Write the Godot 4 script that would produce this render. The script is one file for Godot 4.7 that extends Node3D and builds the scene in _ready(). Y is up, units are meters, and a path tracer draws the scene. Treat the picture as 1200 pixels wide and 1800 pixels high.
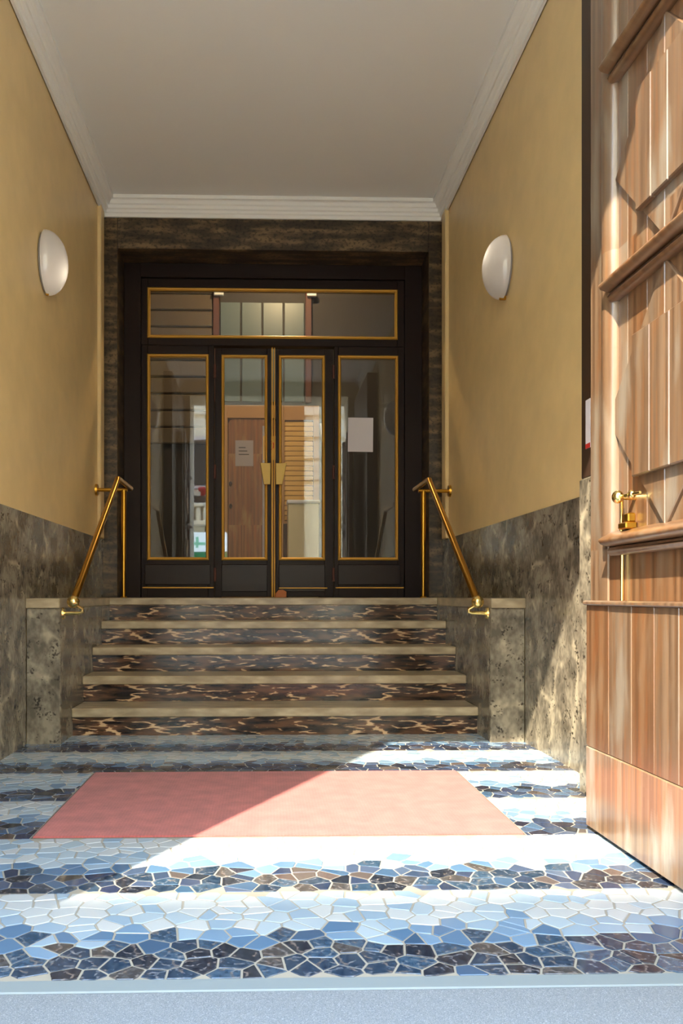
extends Node3D

var M := {}
var rng := RandomNumberGenerator.new()
const WL := -1.352      # left wall face
const WR := 1.487       # right wall face
const DADO := 1.309
const CORN := 3.99      # underside of the cornice
const CEIL := 4.14
const ZF := -1.85       # inner face of the front wall
const ZC := -4.796      # face of the stair cheeks
const ZB := -7.05       # face of the stone surround
const ZD := -7.38       # face of the glazed screen
const SL := -1.161      # stair between the cheeks
const SR := 1.288
const LAND := 0.825
const RISE := 0.165
const GO := 0.302

func _ready() -> void:
	rng.seed = 7
	# ---- camera
	var cam := Camera3D.new()
	cam.name = "camera"
	cam.position = Vector3(0, 0.838, 0)
	cam.rotation.y = -0.0275
	cam.near = 0.05
	cam.far = 200.0
	cam.projection = Camera3D.PROJECTION_FRUSTUM
	cam.keep_aspect = Camera3D.KEEP_HEIGHT
	cam.size = 0.05 * 1800.0 / 1480.0
	cam.frustum_offset = Vector2(0.05 * (600.0 - 507.6) / 1480.0, 0.05 * (1047.7 - 900.0) / 1480.0)
	add_child(cam)
	cam.current = true
	# ---- sky, exposure, sun
	var env := Environment.new()
	env.background_mode = Environment.BG_SKY
	var sm := ProceduralSkyMaterial.new()
	sm.sky_top_color = Color(0.68, 0.78, 0.91)
	sm.sky_horizon_color = Color(0.86, 0.90, 0.96)
	sm.ground_horizon_color = Color(0.62, 0.60, 0.56)
	sm.ground_bottom_color = Color(0.45, 0.43, 0.40)
	sm.sky_energy_multiplier = 1.0
	var sky := Sky.new()
	sky.sky_material = sm
	env.sky = sky
	env.background_energy_multiplier = 9.0
	env.tonemap_mode = Environment.TONE_MAPPER_LINEAR
	env.tonemap_exposure = 2.1
	env.sdfgi_enabled = true
	env.ssao_enabled = true
	env.ssil_enabled = true
	var we := WorldEnvironment.new()
	we.name = "world_environment"
	we.environment = env
	add_child(we)
	var sun := DirectionalLight3D.new()
	sun.name = "sun"
	sun.light_energy = 3.5
	sun.light_color = Color(1.0, 0.95, 0.86)
	sun.light_angular_distance = 0.55
	sun.shadow_enabled = true
	add_child(sun)
	sun.look_at_from_position(Vector3(-5.13, 10.7, 10), Vector3.ZERO)
	materials()
	build_shell()
	build_floor()
	build_street()
	build_stair()
	build_screen()
	build_lobby()
	build_leaf("entrance_door", 1.0, Vector3(1.191, 0, ZF), 0.0196, "tall varnished wooden entrance door with raised diamond panels and brass bolt, standing open at right")
	build_leaf("entrance_door", -1.0, Vector3(-1.165, 0, ZF), 0.0, "tall varnished wooden entrance door opened against the left wall, seen only mirrored in the glass")
	build_rug()
	handrail("handrail", 1.0, "slanted brass handrail with ball end above the right stair cheek")
	handrail("handrail", -1.0, "slanted brass handrail with ball end above the left stair cheek")
	sconce(WL, -1.0, -0.055, 0.03, "white glass oval wall lamp on the left yellow wall")
	sconce(WR, 1.0, 0.06, 0.03, "white glass oval wall lamp on the right yellow wall")
	small_things()

# ------------------------------------------------------------------ naming
var used := {}
func numbered(n: String) -> String:
	if not used.has(n):
		used[n] = 0
		return n
	used[n] += 1
	return "%s_%03d" % [n, used[n]]

func thing(n: String, label: String, cat: String, at := Vector3.ZERO, group := "") -> Node3D:
	var o := Node3D.new()
	o.name = numbered(n)
	o.position = at
	add_child(o)
	o.set_meta("label", label)
	o.set_meta("category", cat)
	if group != "":
		o.set_meta("group", group)
	return o

func structure(n: String, label := "") -> Node3D:
	var o := Node3D.new()
	o.name = n
	add_child(o)
	o.set_meta("kind", "structure")
	if label != "":
		o.set_meta("label", label)
	return o

func start() -> SurfaceTool:
	var st := SurfaceTool.new()
	st.begin(Mesh.PRIMITIVE_TRIANGLES)
	return st

func obj(n: String, st: SurfaceTool, m: Material, parent: Node, label := "") -> MeshInstance3D:
	var o := MeshInstance3D.new()
	o.name = n
	st.generate_normals()
	o.mesh = st.commit()
	o.material_override = m
	parent.add_child(o, true)
	if label != "":
		o.set_meta("label", label)
	return o

func tag(o: Node, label: String, cat: String, group := "") -> void:
	o.set_meta("label", label)
	o.set_meta("category", cat)
	if group != "":
		o.set_meta("group", group)

# ------------------------------------------------------------------ shapes
func tri(st: SurfaceTool, a: Vector3, b: Vector3, c: Vector3, n: Vector3, g := -1) -> void:
	# front faces run clockwise seen from the side that n points to
	st.set_smooth_group(g)
	if (b - a).cross(c - a).dot(n) > 0.0:
		st.add_vertex(a)
		st.add_vertex(c)
		st.add_vertex(b)
	else:
		st.add_vertex(a)
		st.add_vertex(b)
		st.add_vertex(c)

func quad(st: SurfaceTool, a: Vector3, b: Vector3, c: Vector3, d: Vector3, n: Vector3, g := -1) -> void:
	tri(st, a, b, c, n, g)
	tri(st, a, c, d, n, g)

func box(st: SurfaceTool, lo: Vector3, hi: Vector3, bev := 0.0) -> void:
	# an axis-aligned box with chamfered edges
	var c := (lo + hi) * 0.5
	var h := (hi - lo).abs() * 0.5
	var b := minf(bev, minf(h.x, minf(h.y, h.z)) * 0.9)
	var t := Transform3D(Basis(), c)
	obox(st, t, h, b)

func obox(st: SurfaceTool, t: Transform3D, h: Vector3, b := 0.0) -> void:
	var ax: Array[Vector3] = [Vector3(1, 0, 0), Vector3(0, 1, 0), Vector3(0, 0, 1)]
	for i in 3:
		var u := ax[(i + 1) % 3]
		var v := ax[(i + 2) % 3]
		var hu: float = h[(i + 1) % 3] - b
		var hv: float = h[(i + 2) % 3] - b
		for s in [-1.0, 1.0]:
			var o: Vector3 = ax[i] * (h[i] * s)
			quad(st, t * (o - u * hu - v * hv), t * (o + u * hu - v * hv), t * (o + u * hu + v * hv), t * (o - u * hu + v * hv), t.basis * (ax[i] * s))
			if b > 0.0:
				for s2 in [-1.0, 1.0]:
					# the edge between faces i and i+1
					var p: Vector3 = ax[i] * (h[i] * s) + u * ((h[(i + 1) % 3] - b) * s2)
					var q: Vector3 = ax[i] * ((h[i] - b) * s) + u * (h[(i + 1) % 3] * s2)
					quad(st, t * (p - v * hv), t * (p + v * hv), t * (q + v * hv), t * (q - v * hv), t.basis * (ax[i] * s + u * s2))
	if b > 0.0:
		for sx in [-1.0, 1.0]:
			for sy in [-1.0, 1.0]:
				for sz in [-1.0, 1.0]:
					var s3 := Vector3(sx, sy, sz)
					tri(st, t * (Vector3(h.x, h.y - b, h.z - b) * s3), t * (Vector3(h.x - b, h.y, h.z - b) * s3), t * (Vector3(h.x - b, h.y - b, h.z) * s3), t.basis * s3)

func tube(st: SurfaceTool, pts: Array, radii: Array, sides := 14, g := 0) -> void:
	# a round bar through the points, closed at both ends
	var rings := []
	var up := Vector3(0.13, 0.31, 0.94).normalized()
	for i in pts.size():
		var d: Vector3
		if i == 0:
			d = pts[1] - pts[0]
		elif i == pts.size() - 1:
			d = pts[i] - pts[i - 1]
		else:
			d = (pts[i] - pts[i - 1]).normalized() + (pts[i + 1] - pts[i]).normalized()
		d = d.normalized()
		var a := d.cross(up).normalized()
		var b := d.cross(a).normalized()
		var ring := []
		for k in sides:
			var w := TAU * k / sides
			ring.append([pts[i] + (a * cos(w) + b * sin(w)) * radii[i], a * cos(w) + b * sin(w)])
		rings.append([ring, d])
	for i in rings.size() - 1:
		for k in sides:
			var p = rings[i][0][k]
			var q = rings[i][0][(k + 1) % sides]
			var r = rings[i + 1][0][(k + 1) % sides]
			var s = rings[i + 1][0][k]
			quad(st, p[0], q[0], r[0], s[0], p[1] + q[1], g)
	for e in [0, rings.size() - 1]:
		var n: Vector3 = rings[e][1] * (-1.0 if e == 0 else 1.0)
		for k in sides - 2:
			tri(st, rings[e][0][0][0], rings[e][0][k + 1][0], rings[e][0][k + 2][0], n, -1)

func ball(st: SurfaceTool, c: Vector3, r: Vector3, nu := 20, nv := 12, half := 0.0) -> void:
	# an ellipsoid; half = -1 or 1 keeps only that half across x, closed by a flat back
	for i in nv:
		for k in nu:
			var p := []
			for e in [[i, k], [i + 1, k], [i + 1, k + 1], [i, k + 1]]:
				var th: float = PI * e[0] / nv
				var ph: float = (TAU if half == 0.0 else PI) * e[1] / nu
				var d := Vector3(cos(ph) * sin(th), cos(th), sin(ph) * sin(th)) if half == 0.0 else Vector3(half * sin(ph) * sin(th), cos(th), cos(ph) * sin(th))
				p.append(d)
			var n: Vector3 = (p[0] + p[1] + p[2] + p[3])
			if p[0].distance_to(p[3]) > 1e-5:
				tri(st, c + p[0] * r, c + p[1] * r, c + p[3] * r, n, 0)
			if p[1].distance_to(p[2]) > 1e-5:
				tri(st, c + p[1] * r, c + p[2] * r, c + p[3] * r, n, 0)
	if half != 0.0:
		for i in nv * 2:
			var a := TAU * i / (nv * 2)
			var b := TAU * (i + 1) / (nv * 2)
			tri(st, c, c + Vector3(0, cos(a), sin(a)) * r, c + Vector3(0, cos(b), sin(b)) * r, Vector3(-half, 0, 0), -1)

func prism(st: SurfaceTool, poly: PackedVector2Array, t: Transform3D, depth: float, bev := 0.0) -> void:
	# polygon in the local xy plane, front face at local z = 0, body behind it (local -z); convex or not
	var cc := Geometry2D.is_polygon_clockwise(poly)
	var p := poly.duplicate()
	if cc:
		p.reverse()
	var top := p
	if bev > 0.0:
		var ins := Geometry2D.offset_polygon(p, -bev)
		if ins.size() == 1 and ins[0].size() == p.size():
			top = ins[0]
			# line the inset corners up with the outer ones
			var best := 0
			var bd := 1e9
			for k in top.size():
				if top[k].distance_to(p[0]) < bd:
					bd = top[k].distance_to(p[0])
					best = k
			var rot := PackedVector2Array()
			for k in top.size():
				rot.append(top[(best + k) % top.size()])
			top = rot
			if Geometry2D.is_polygon_clockwise(top):
				top = p
				bev = 0.0
		else:
			bev = 0.0
	var idx := Geometry2D.triangulate_polygon(top)
	var n := t.basis * Vector3(0, 0, 1)
	for k in range(0, idx.size(), 3):
		tri(st, t * v3(top[idx[k]], 0), t * v3(top[idx[k + 1]], 0), t * v3(top[idx[k + 2]], 0), n)
	for k in p.size():
		var k2 := (k + 1) % p.size()
		var e := p[k2] - p[k]
		var out := t.basis * Vector3(e.y, -e.x, 0)
		if bev > 0.0:
			quad(st, t * v3(top[k], 0), t * v3(top[k2], 0), t * v3(p[k2], -bev), t * v3(p[k], -bev), out.normalized() + n)
		quad(st, t * v3(p[k], -bev), t * v3(p[k2], -bev), t * v3(p[k2], -depth), t * v3(p[k], -depth), out)

func v3(p: Vector2, z: float) -> Vector3:
	return Vector3(p.x, p.y, z)

func sweep(st: SurfaceTool, prof: PackedVector2Array, a: Vector3, b: Vector3, out: Vector3, up: Vector3, smooth := true) -> void:
	# an open profile (x along out, y along up) run from a to b, with closed ends
	var g := 1 if smooth else -1
	var mid := Vector2.ZERO
	for q in prof:
		mid += q / prof.size()
	for k in prof.size() - 1:
		var p0 := out * prof[k].x + up * prof[k].y
		var p1 := out * prof[k + 1].x + up * prof[k + 1].y
		var e := prof[k + 1] - prof[k]
		var n2 := Vector2(e.y, -e.x)
		if n2.dot((prof[k] + prof[k + 1]) * 0.5 - mid) < 0.0:
			n2 = -n2
		quad(st, a + p0, a + p1, b + p1, b + p0, out * n2.x + up * n2.y, g)
	var idx := Geometry2D.triangulate_polygon(prof)
	for e in [a, b]:
		var n: Vector3 = (a - b) if e == a else (b - a)
		for k in range(0, idx.size(), 3):
			var q := []
			for j in 3:
				q.append(e + out * prof[idx[k + j]].x + up * prof[idx[k + j]].y)
			tri(st, q[0], q[1], q[2], n)

func arc_profile(w: float, d: float, steps := 8) -> PackedVector2Array:
	# a half-round moulding: w wide (y), d deep (x)
	var p := PackedVector2Array()
	for k in steps + 1:
		var a := PI * k / steps
		p.append(Vector2(d * sin(a), -w * 0.5 * cos(a)))
	return p

# ------------------------------------------------------------------ materials
func grains(seed_: int, freq: float, size: int, octaves := 4, ridged := false) -> PackedByteArray:
	var n := FastNoiseLite.new()
	n.seed = seed_
	n.noise_type = FastNoiseLite.TYPE_SIMPLEX_SMOOTH
	n.frequency = freq
	n.fractal_type = FastNoiseLite.FRACTAL_RIDGED if ridged else FastNoiseLite.FRACTAL_FBM
	n.fractal_octaves = octaves
	var im := n.get_seamless_image(size, size)
	im.convert(Image.FORMAT_L8)
	return im.get_data()

func tex(size: int, f: Callable) -> ImageTexture:
	var im := Image.create(size, size, false, Image.FORMAT_RGB8)
	for y in size:
		for x in size:
			im.set_pixel(x, y, f.call(x, y))
	return ImageTexture.create_from_image(im)

func mat(n: String, c: Color, rough := 0.5, metal := 0.0) -> StandardMaterial3D:
	var m := StandardMaterial3D.new()
	m.resource_name = n
	m.albedo_color = c
	m.roughness = rough
	m.metallic = metal
	M[n] = m
	return m

func world_tex(m: StandardMaterial3D, t: Texture2D, per_metre: Vector3) -> void:
	m.albedo_texture = t
	m.uv1_triplanar = true
	m.uv1_world_triplanar = true
	m.uv1_scale = per_metre

func s8(a: PackedByteArray, i: int) -> float:
	return a[i] / 255.0

func materials() -> void:
	var S := 512
	var a := grains(1, 0.012, S, 5)
	var b := grains(2, 0.03, S, 4)
	var c := grains(3, 0.006, S, 3, true)
	var d := grains(4, 0.012, S, 4, true)
	var fine := grains(5, 0.15, S, 3)
	# yellow paint
	var m := mat("paint_yellow", Color.WHITE, 0.42)
	world_tex(m, tex(256, func(x: int, y: int):
		var k := (y * 2) * S + x * 2
		var t := 0.97 + 0.05 * (s8(a, k) - 0.5) + 0.03 * (s8(b, k) - 0.5)
		return Color(0.90 * t, 0.785 * t, 0.56 * t)), Vector3(0.4, 0.4, 0.4))
	m = mat("plaster_white", Color(0.93, 0.92, 0.89), 0.7)
	# grey-brown travertine of the wall panels
	m = mat("stone_grey", Color.WHITE, 0.22)
	world_tex(m, tex(S, func(x: int, y: int):
		var k = y * S + x
		var k2: int = ((y * 2) % S) * S + (x * 3) % S
		var t := clampf((s8(a, k) - 0.5) * 1.7 + (s8(b, k2) - 0.5) * 0.9 + 0.5, 0.0, 1.0)
		var col := Color(0.34, 0.315, 0.27).lerp(Color(0.545, 0.51, 0.44), t)
		var v := s8(c, k)
		if v > 0.72:
			col = col.lerp(Color(0.78, 0.73, 0.62), minf((v - 0.72) * 3.0, 0.55))
		var pit := s8(fine, k) * 0.6 + s8(b, k) * 0.6
		if pit > 0.78:
			col = col.lerp(Color(0.16, 0.14, 0.11), minf((pit - 0.78) * 9.0, 0.9))
		return col), Vector3(0.6, 0.6, 0.6))
	# dark brown marble with veins
	m = mat("marble_dark", Color.WHITE, 0.16)
	world_tex(m, tex(S, func(x: int, y: int):
		var k = y * S + x
		var k2: int = ((y * 3) % S) * S + x
		var t := clampf((s8(a, k2) - 0.5) * 2.2 + 0.5, 0.0, 1.0)
		var col := Color(0.12, 0.10, 0.095).lerp(Color(0.36, 0.255, 0.19), t)
		var v := s8(c, k2) * 0.6 + s8(d, k2) * 0.5
		if v > 0.70:
			col = col.lerp(Color(0.46, 0.29, 0.18), minf((v - 0.70) * 5.0, 0.7))
		if v > 0.81:
			col = col.lerp(Color(0.80, 0.68, 0.53), minf((v - 0.78) * 12.0, 0.9))
		return col), Vector3(0.62, 1.25, 0.62))
	# banded brown stone round the screen
	m = mat("stone_brown", Color.WHITE, 0.3)
	world_tex(m, tex(S, func(x: int, y: int):
		var k2: int = ((y * 4) % S) * S + x
		var k = y * S + x
		var t := clampf((s8(a, k2) - 0.5) * 1.9 + (s8(b, k) - 0.5) * 0.9 + 0.42, 0.0, 1.0)
		var col := Color(0.22, 0.18, 0.135).lerp(Color(0.47, 0.385, 0.27), t)
		if s8(fine, k) > 0.66:
			col = col.darkened(0.35)
		return col), Vector3(0.32, 0.45, 0.45))
	# beige stone of the treads
	m = mat("stone_beige", Color.WHITE, 0.28)
	world_tex(m, tex(256, func(x: int, y: int):
		var k2: int = ((y * 6) % S) * S + x * 2
		var t := clampf((s8(a, k2) - 0.5) * 1.6 + 0.5, 0.0, 1.0)
		return Color(0.53, 0.47, 0.37).lerp(Color(0.70, 0.64, 0.525), t)), Vector3(0.7, 0.7, 0.7))
	# varnished wood, grain upright
	var wood := tex(S, func(x: int, y: int):
		var k: int = (int(y * 0.06) % S) * S + (x * 3) % S
		var k3: int = (int(y * 0.12) % S) * S + (x * 2) % S
		var k2: int = (int(y * 0.25) % S) * S + x
		var t := clampf((s8(a, k) - 0.5) * 2.0 + 0.5, 0.0, 1.0)
		var col := Color(0.355, 0.265, 0.19).lerp(Color(0.48, 0.385, 0.295), t)
		var g := clampf((s8(b, k3) - 0.52) * 4.0, 0.0, 1.0)
		col = col.lerp(Color(0.49, 0.31, 0.175), g * 0.5)
		var h := clampf((s8(a, k2) - 0.52) * 3.0, 0.0, 1.0)
		col = col.lerp(Color(0.50, 0.46, 0.405), h * 0.85)
		var sc := s8(fine, k)
		return col.darkened(0.12 * sc))
	for v in [["wood", Color(1, 1, 1), 0.3], ["wood_warm", Color(1.0, 0.92, 0.84), 0.3], ["wood_pale", Color(1.0, 1.0, 1.0), 0.4], ["wood_kick", Color(1.22, 1.24, 1.26), 0.24]]:
		m = mat(v[0], v[1], v[2])
		m.albedo_texture = wood
		m.uv1_triplanar = true
		m.uv1_world_triplanar = true
		m.uv1_scale = Vector3(1.1, 1.0, 1.1)
		m.clearcoat_enabled = true
		m.clearcoat = 0.5
		m.clearcoat_roughness = 0.16
	mat("wood_dark", Color(0.20, 0.13, 0.085), 0.5)
	mat("portal", Color(0.36, 0.24, 0.13), 0.6)
	mat("groove", Color(0.13, 0.075, 0.045), 0.6)
	m = mat("screen_wood", Color(0.13, 0.085, 0.065), 0.45)
	m.metallic_specular = 0.3
	m = mat("screen_panel", Color(0.145, 0.098, 0.078), 0.35)
	m.metallic_specular = 0.35
	mat("brass", Color(0.74, 0.56, 0.21), 0.3, 1.0)
	mat("brass_bright", Color(0.95, 0.85, 0.55), 0.2, 1.0)
	mat("brass_plate", Color(0.66, 0.55, 0.31), 0.5, 0.8)
	mat("bead_gold", Color(0.82, 0.62, 0.24), 0.42, 0.35)
	mat("grout", Color(0.50, 0.48, 0.43), 0.85)
	# granite, fine speckle
	m = mat("granite", Color.WHITE, 0.62)
	var gr := RandomNumberGenerator.new()
	gr.seed = 11
	world_tex(m, tex(S, func(x: int, y: int):
		var t := gr.randf()
		var col := Color(0.36, 0.38, 0.39).lerp(Color(0.45, 0.47, 0.48), gr.randf())
		if t > 0.95:
			col = Color(0.57, 0.59, 0.60)
		elif t < 0.08:
			col = Color(0.28, 0.30, 0.33)
		return col), Vector3(1.6, 1.6, 1.6))
	mat("granite_edge", Color(0.41, 0.445, 0.45), 0.6)
	# rug pile
	m = mat("rug_pile", Color.WHITE, 0.95)
	var rg := RandomNumberGenerator.new()
	rg.seed = 12
	var rug_t := tex(S, func(x: int, y: int):
		var k = y * S + x
		var t := 0.86 + 0.22 * rg.randf() + 0.22 * (s8(a, k) - 0.5) + (0.06 if x % 8 < 2 else 0.0)
		return Color(0.585 * t, 0.295 * t, 0.275 * t))
	world_tex(m, rug_t, Vector3(1.3, 1.3, 1.3))
	m.rim_enabled = true
	m.rim = 0.3
	m.rim_tint = 0.6
	mat("rug_edge", Color(0.34, 0.31, 0.27), 0.7)
	# glazed tiles
	for v in [["tile_white", Color(0.62, 0.64, 0.64)], ["tile_ice", Color(0.55, 0.605, 0.635)], ["tile_pale", Color(0.48, 0.555, 0.61)], ["tile_sky", Color(0.38, 0.475, 0.56)], ["tile_blue", Color(0.28, 0.385, 0.485)], ["tile_mid", Color(0.21, 0.295, 0.385)]]:
		m = mat(v[0], v[1], 0.07)
	var dark := [Color(0.075, 0.135, 0.20), Color(0.065, 0.085, 0.12), Color(0.115, 0.195, 0.27), Color(0.18, 0.175, 0.175)]
	for i in 4:
		m = mat("tile_dark_%d" % i, Color.WHITE, 0.07)
		var base: Color = dark[i]
		world_tex(m, tex(256, func(x: int, y: int):
			var k: int = ((y * 2 + i * 90) % S) * S + (x * 2 + i * 130) % S
			var t := s8(d, k)
			var col := base.lerp(base.lightened(0.16), s8(b, k))
			if t > 0.70:
				col = col.lerp(Color(0.55, 0.52, 0.50), minf((t - 0.70) * 3.5, 0.7))
			if s8(c, k) > 0.8:
				col = col.lerp(Color(0.36, 0.30, 0.26), 0.4)
			return col), Vector3(2.6, 2.6, 2.6))
	m = mat("tiles_far", Color.WHITE, 0.08)
	m.vertex_color_use_as_albedo = true
	# coated glass: a faint mirror that lets the rest through
	var white := Image.create(1, 1, false, Image.FORMAT_RGB8)
	white.fill(Color.WHITE)
	m = mat("glass", Color(0.93, 0.95, 0.96, 0.04), 0.015, 1.0)
	m.albedo_texture = ImageTexture.create_from_image(white)
	m.transparency = BaseMaterial3D.TRANSPARENCY_ALPHA
	m = mat("opal", Color(0.64, 0.625, 0.61), 0.2)
	m.backlight_enabled = true
	m.backlight = Color(0.62, 0.60, 0.57)
	m.clearcoat_enabled = true
	m.clearcoat = 0.8
	m.clearcoat_roughness = 0.06
	m = mat("bulb", Color(1, 1, 1), 0.4)
	m.emission_enabled = true
	m.emission = Color(1.0, 0.96, 0.9)
	m.emission_energy_multiplier = 2.0
	mat("paper", Color(0.83, 0.81, 0.82), 0.8)
	mat("paper_grey", Color(0.62, 0.60, 0.60), 0.8)
	mat("ink", Color(0.25, 0.25, 0.27), 0.8)
	mat("red", Color(0.72, 0.16, 0.13), 0.6)
	mat("green", Color(0.10, 0.56, 0.36), 0.5)
	mat("iron", Color(0.10, 0.09, 0.09), 0.5)
	m = mat("lobby_door", Color(1.25, 1.05, 0.72), 0.45)
	world_tex(m, wood, Vector3(1.4, 1.2, 1.4))
	mat("lobby_frame", Color(0.66, 0.49, 0.27), 0.5)
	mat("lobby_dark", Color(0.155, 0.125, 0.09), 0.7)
	mat("lobby_board", Color(0.34, 0.285, 0.205), 0.7)
	mat("lobby_slat", Color(0.83, 0.66, 0.34), 0.6)
	mat("lobby_blue", Color(0.33, 0.39, 0.40), 0.4)
	mat("lobby_post", Color(0.33, 0.17, 0.12), 0.6)
	mat("cream", Color(0.80, 0.76, 0.60), 0.5)
	mat("cable", Color(0.85, 0.87, 0.87), 0.5)
	mat("wedge", Color(0.72, 0.40, 0.13), 0.5)
	mat("facade", Color(0.92, 0.875, 0.77), 0.85)
	mat("facade_band", Color(0.94, 0.90, 0.81), 0.85)
	mat("facade_dark", Color(0.22, 0.19, 0.17), 0.6)
	mat("asphalt", Color(0.66, 0.64, 0.60), 0.9)
	m = mat("sign_lit", Color(0.85, 0.9, 0.92), 0.5)
	m.emission_enabled = true
	m.emission = Color(0.85, 0.93, 1.0)
	m.emission_energy_multiplier = 2.0
	m = mat("sign_green", Color(0.1, 0.6, 0.4), 0.5)
	m.emission_enabled = true
	m.emission = Color(0.05, 0.75, 0.45)
	m.emission_energy_multiplier = 1.4
	m = mat("lobby_glow", Color(1, 1, 1), 0.5)
	m.emission_enabled = true
	m.emission = Color(1.0, 0.88, 0.68)
	m.emission_energy_multiplier = 2.0

# ------------------------------------------------------------------ the room
func build_shell() -> void:
	for side in [-1.0, 1.0]:
		var w := structure("wall_left" if side < 0.0 else "wall_right", "yellow painted passage wall above grey stone panels")
		var x0 := WL if side < 0.0 else WR
		var st := start()
		box(st, Vector3(minf(x0 + side * 0.006, x0 + side * 0.4), -0.3, ZB - 0.4), Vector3(maxf(x0 + side * 0.006, x0 + side * 0.4), CEIL + 0.1, ZF))
		obj("plaster", st, M.paint_yellow, w)
		st = start()  # the narrow return at the far corner
		box(st, Vector3(minf(x0 - side * 0.022, x0 + side * 0.02), DADO, -6.98), Vector3(maxf(x0 - side * 0.022, x0 + side * 0.02), CORN + 0.02, -6.84), 0.006)
		obj("corner_bead", st, M.paint_yellow, w)
		var zs := [ZF, -3.1, ZC, -5.75, ZB + 0.001]
		for k in 4:
			st = start()
			box(st, Vector3(minf(x0, x0 + side * 0.03), -0.02 if k < 2 else 0.78, zs[k + 1] + 0.0008), Vector3(maxf(x0, x0 + side * 0.03), DADO, zs[k] - 0.0008), 0.002)
			obj("marble_panel", st, M.stone_grey, w)
		# the pier beside the street door: stone below, dark wood lining above
		var px := 1.352 if side > 0.0 else -1.24
		st = start()
		box(st, Vector3(minf(px, x0 + side * 0.02), -0.02, -3.6), Vector3(maxf(px, x0 + side * 0.02), DADO + 0.03, ZF), 0.006)
		obj("stone_pier", st, M.stone_grey, w)
		st = start()
		box(st, Vector3(minf(px + side * 0.004, x0 + side * 0.02), DADO + 0.03, -3.585), Vector3(maxf(px + side * 0.004, x0 + side * 0.02), CORN - 0.16, ZF), 0.004)
		obj("wood_lining", st, M.wood_dark, w)
	# ceiling and cornice
	var c := structure("ceiling", "plain white plaster ceiling")
	var st2 := start()
	box(st2, Vector3(WL - 0.4, CEIL, ZB - 0.45), Vector3(WR + 0.4, CEIL + 0.3, ZF + 0.75))
	obj("plaster", st2, M.plaster_white, c)
	var prof := PackedVector2Array([Vector2(0, 0), Vector2(0.018, 0), Vector2(0.018, 0.028), Vector2(0.03, 0.034), Vector2(0.036, 0.052), Vector2(0.05, 0.06), Vector2(0.05, 0.085), Vector2(0.064, 0.092), Vector2(0.075, 0.112), Vector2(0.082, 0.118), Vector2(0.1, 0.122), Vector2(0.1, 0.1505), Vector2(0, 0.1505)])
	var ends := [[Vector3(WL, CORN, ZF), Vector3(WL, CORN, ZB), Vector3(1, 0, 0)], [Vector3(WR, CORN, ZF), Vector3(WR, CORN, ZB), Vector3(-1, 0, 0)], [Vector3(WL, CORN, ZB), Vector3(WR, CORN, ZB), Vector3(0, 0, 1)]]
	for k in 3:
		st2 = start()
		sweep(st2, prof, ends[k][0], ends[k][1], ends[k][2], Vector3.UP, false)
		var o := obj("trim_%d" % (k + 1), st2, M.plaster_white, self, "stepped white plaster cornice")
		o.set_meta("kind", "structure")
	# stone surround of the glazed screen
	var w2 := structure("wall_back", "dark brown banded stone surround")
	st2 = start()
	box(st2, Vector3(WL - 0.3, LAND + 0.0004, ZD - 0.06), Vector3(-1.233, CORN + 0.2, ZB), 0.004)
	obj("stone_jamb", st2, M.stone_brown, w2)
	st2 = start()
	box(st2, Vector3(1.371, LAND + 0.0004, ZD - 0.06), Vector3(WR + 0.3, CORN + 0.2, ZB), 0.004)
	obj("stone_jamb", st2, M.stone_brown, w2)
	st2 = start()
	box(st2, Vector3(-1.232, 3.735, ZD - 0.06), Vector3(1.37, CORN + 0.2, ZB - 0.002), 0.004)
	obj("stone_lintel", st2, M.stone_brown, w2)
	# front wall round the street opening
	var w3 := structure("wall_front", "front wall of the building around the street opening")
	for r in [[-14.0, -0.3, -1.161, 14.0], [1.27, -0.3, 14.0, 14.0], [-1.162, 3.92, 1.271, 14.0]]:
		st2 = start()
		box(st2, Vector3(r[0], r[1], ZF + 0.001), Vector3(r[2], r[3], -1.15))
		obj("facade", st2, M.facade, w3)

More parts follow.
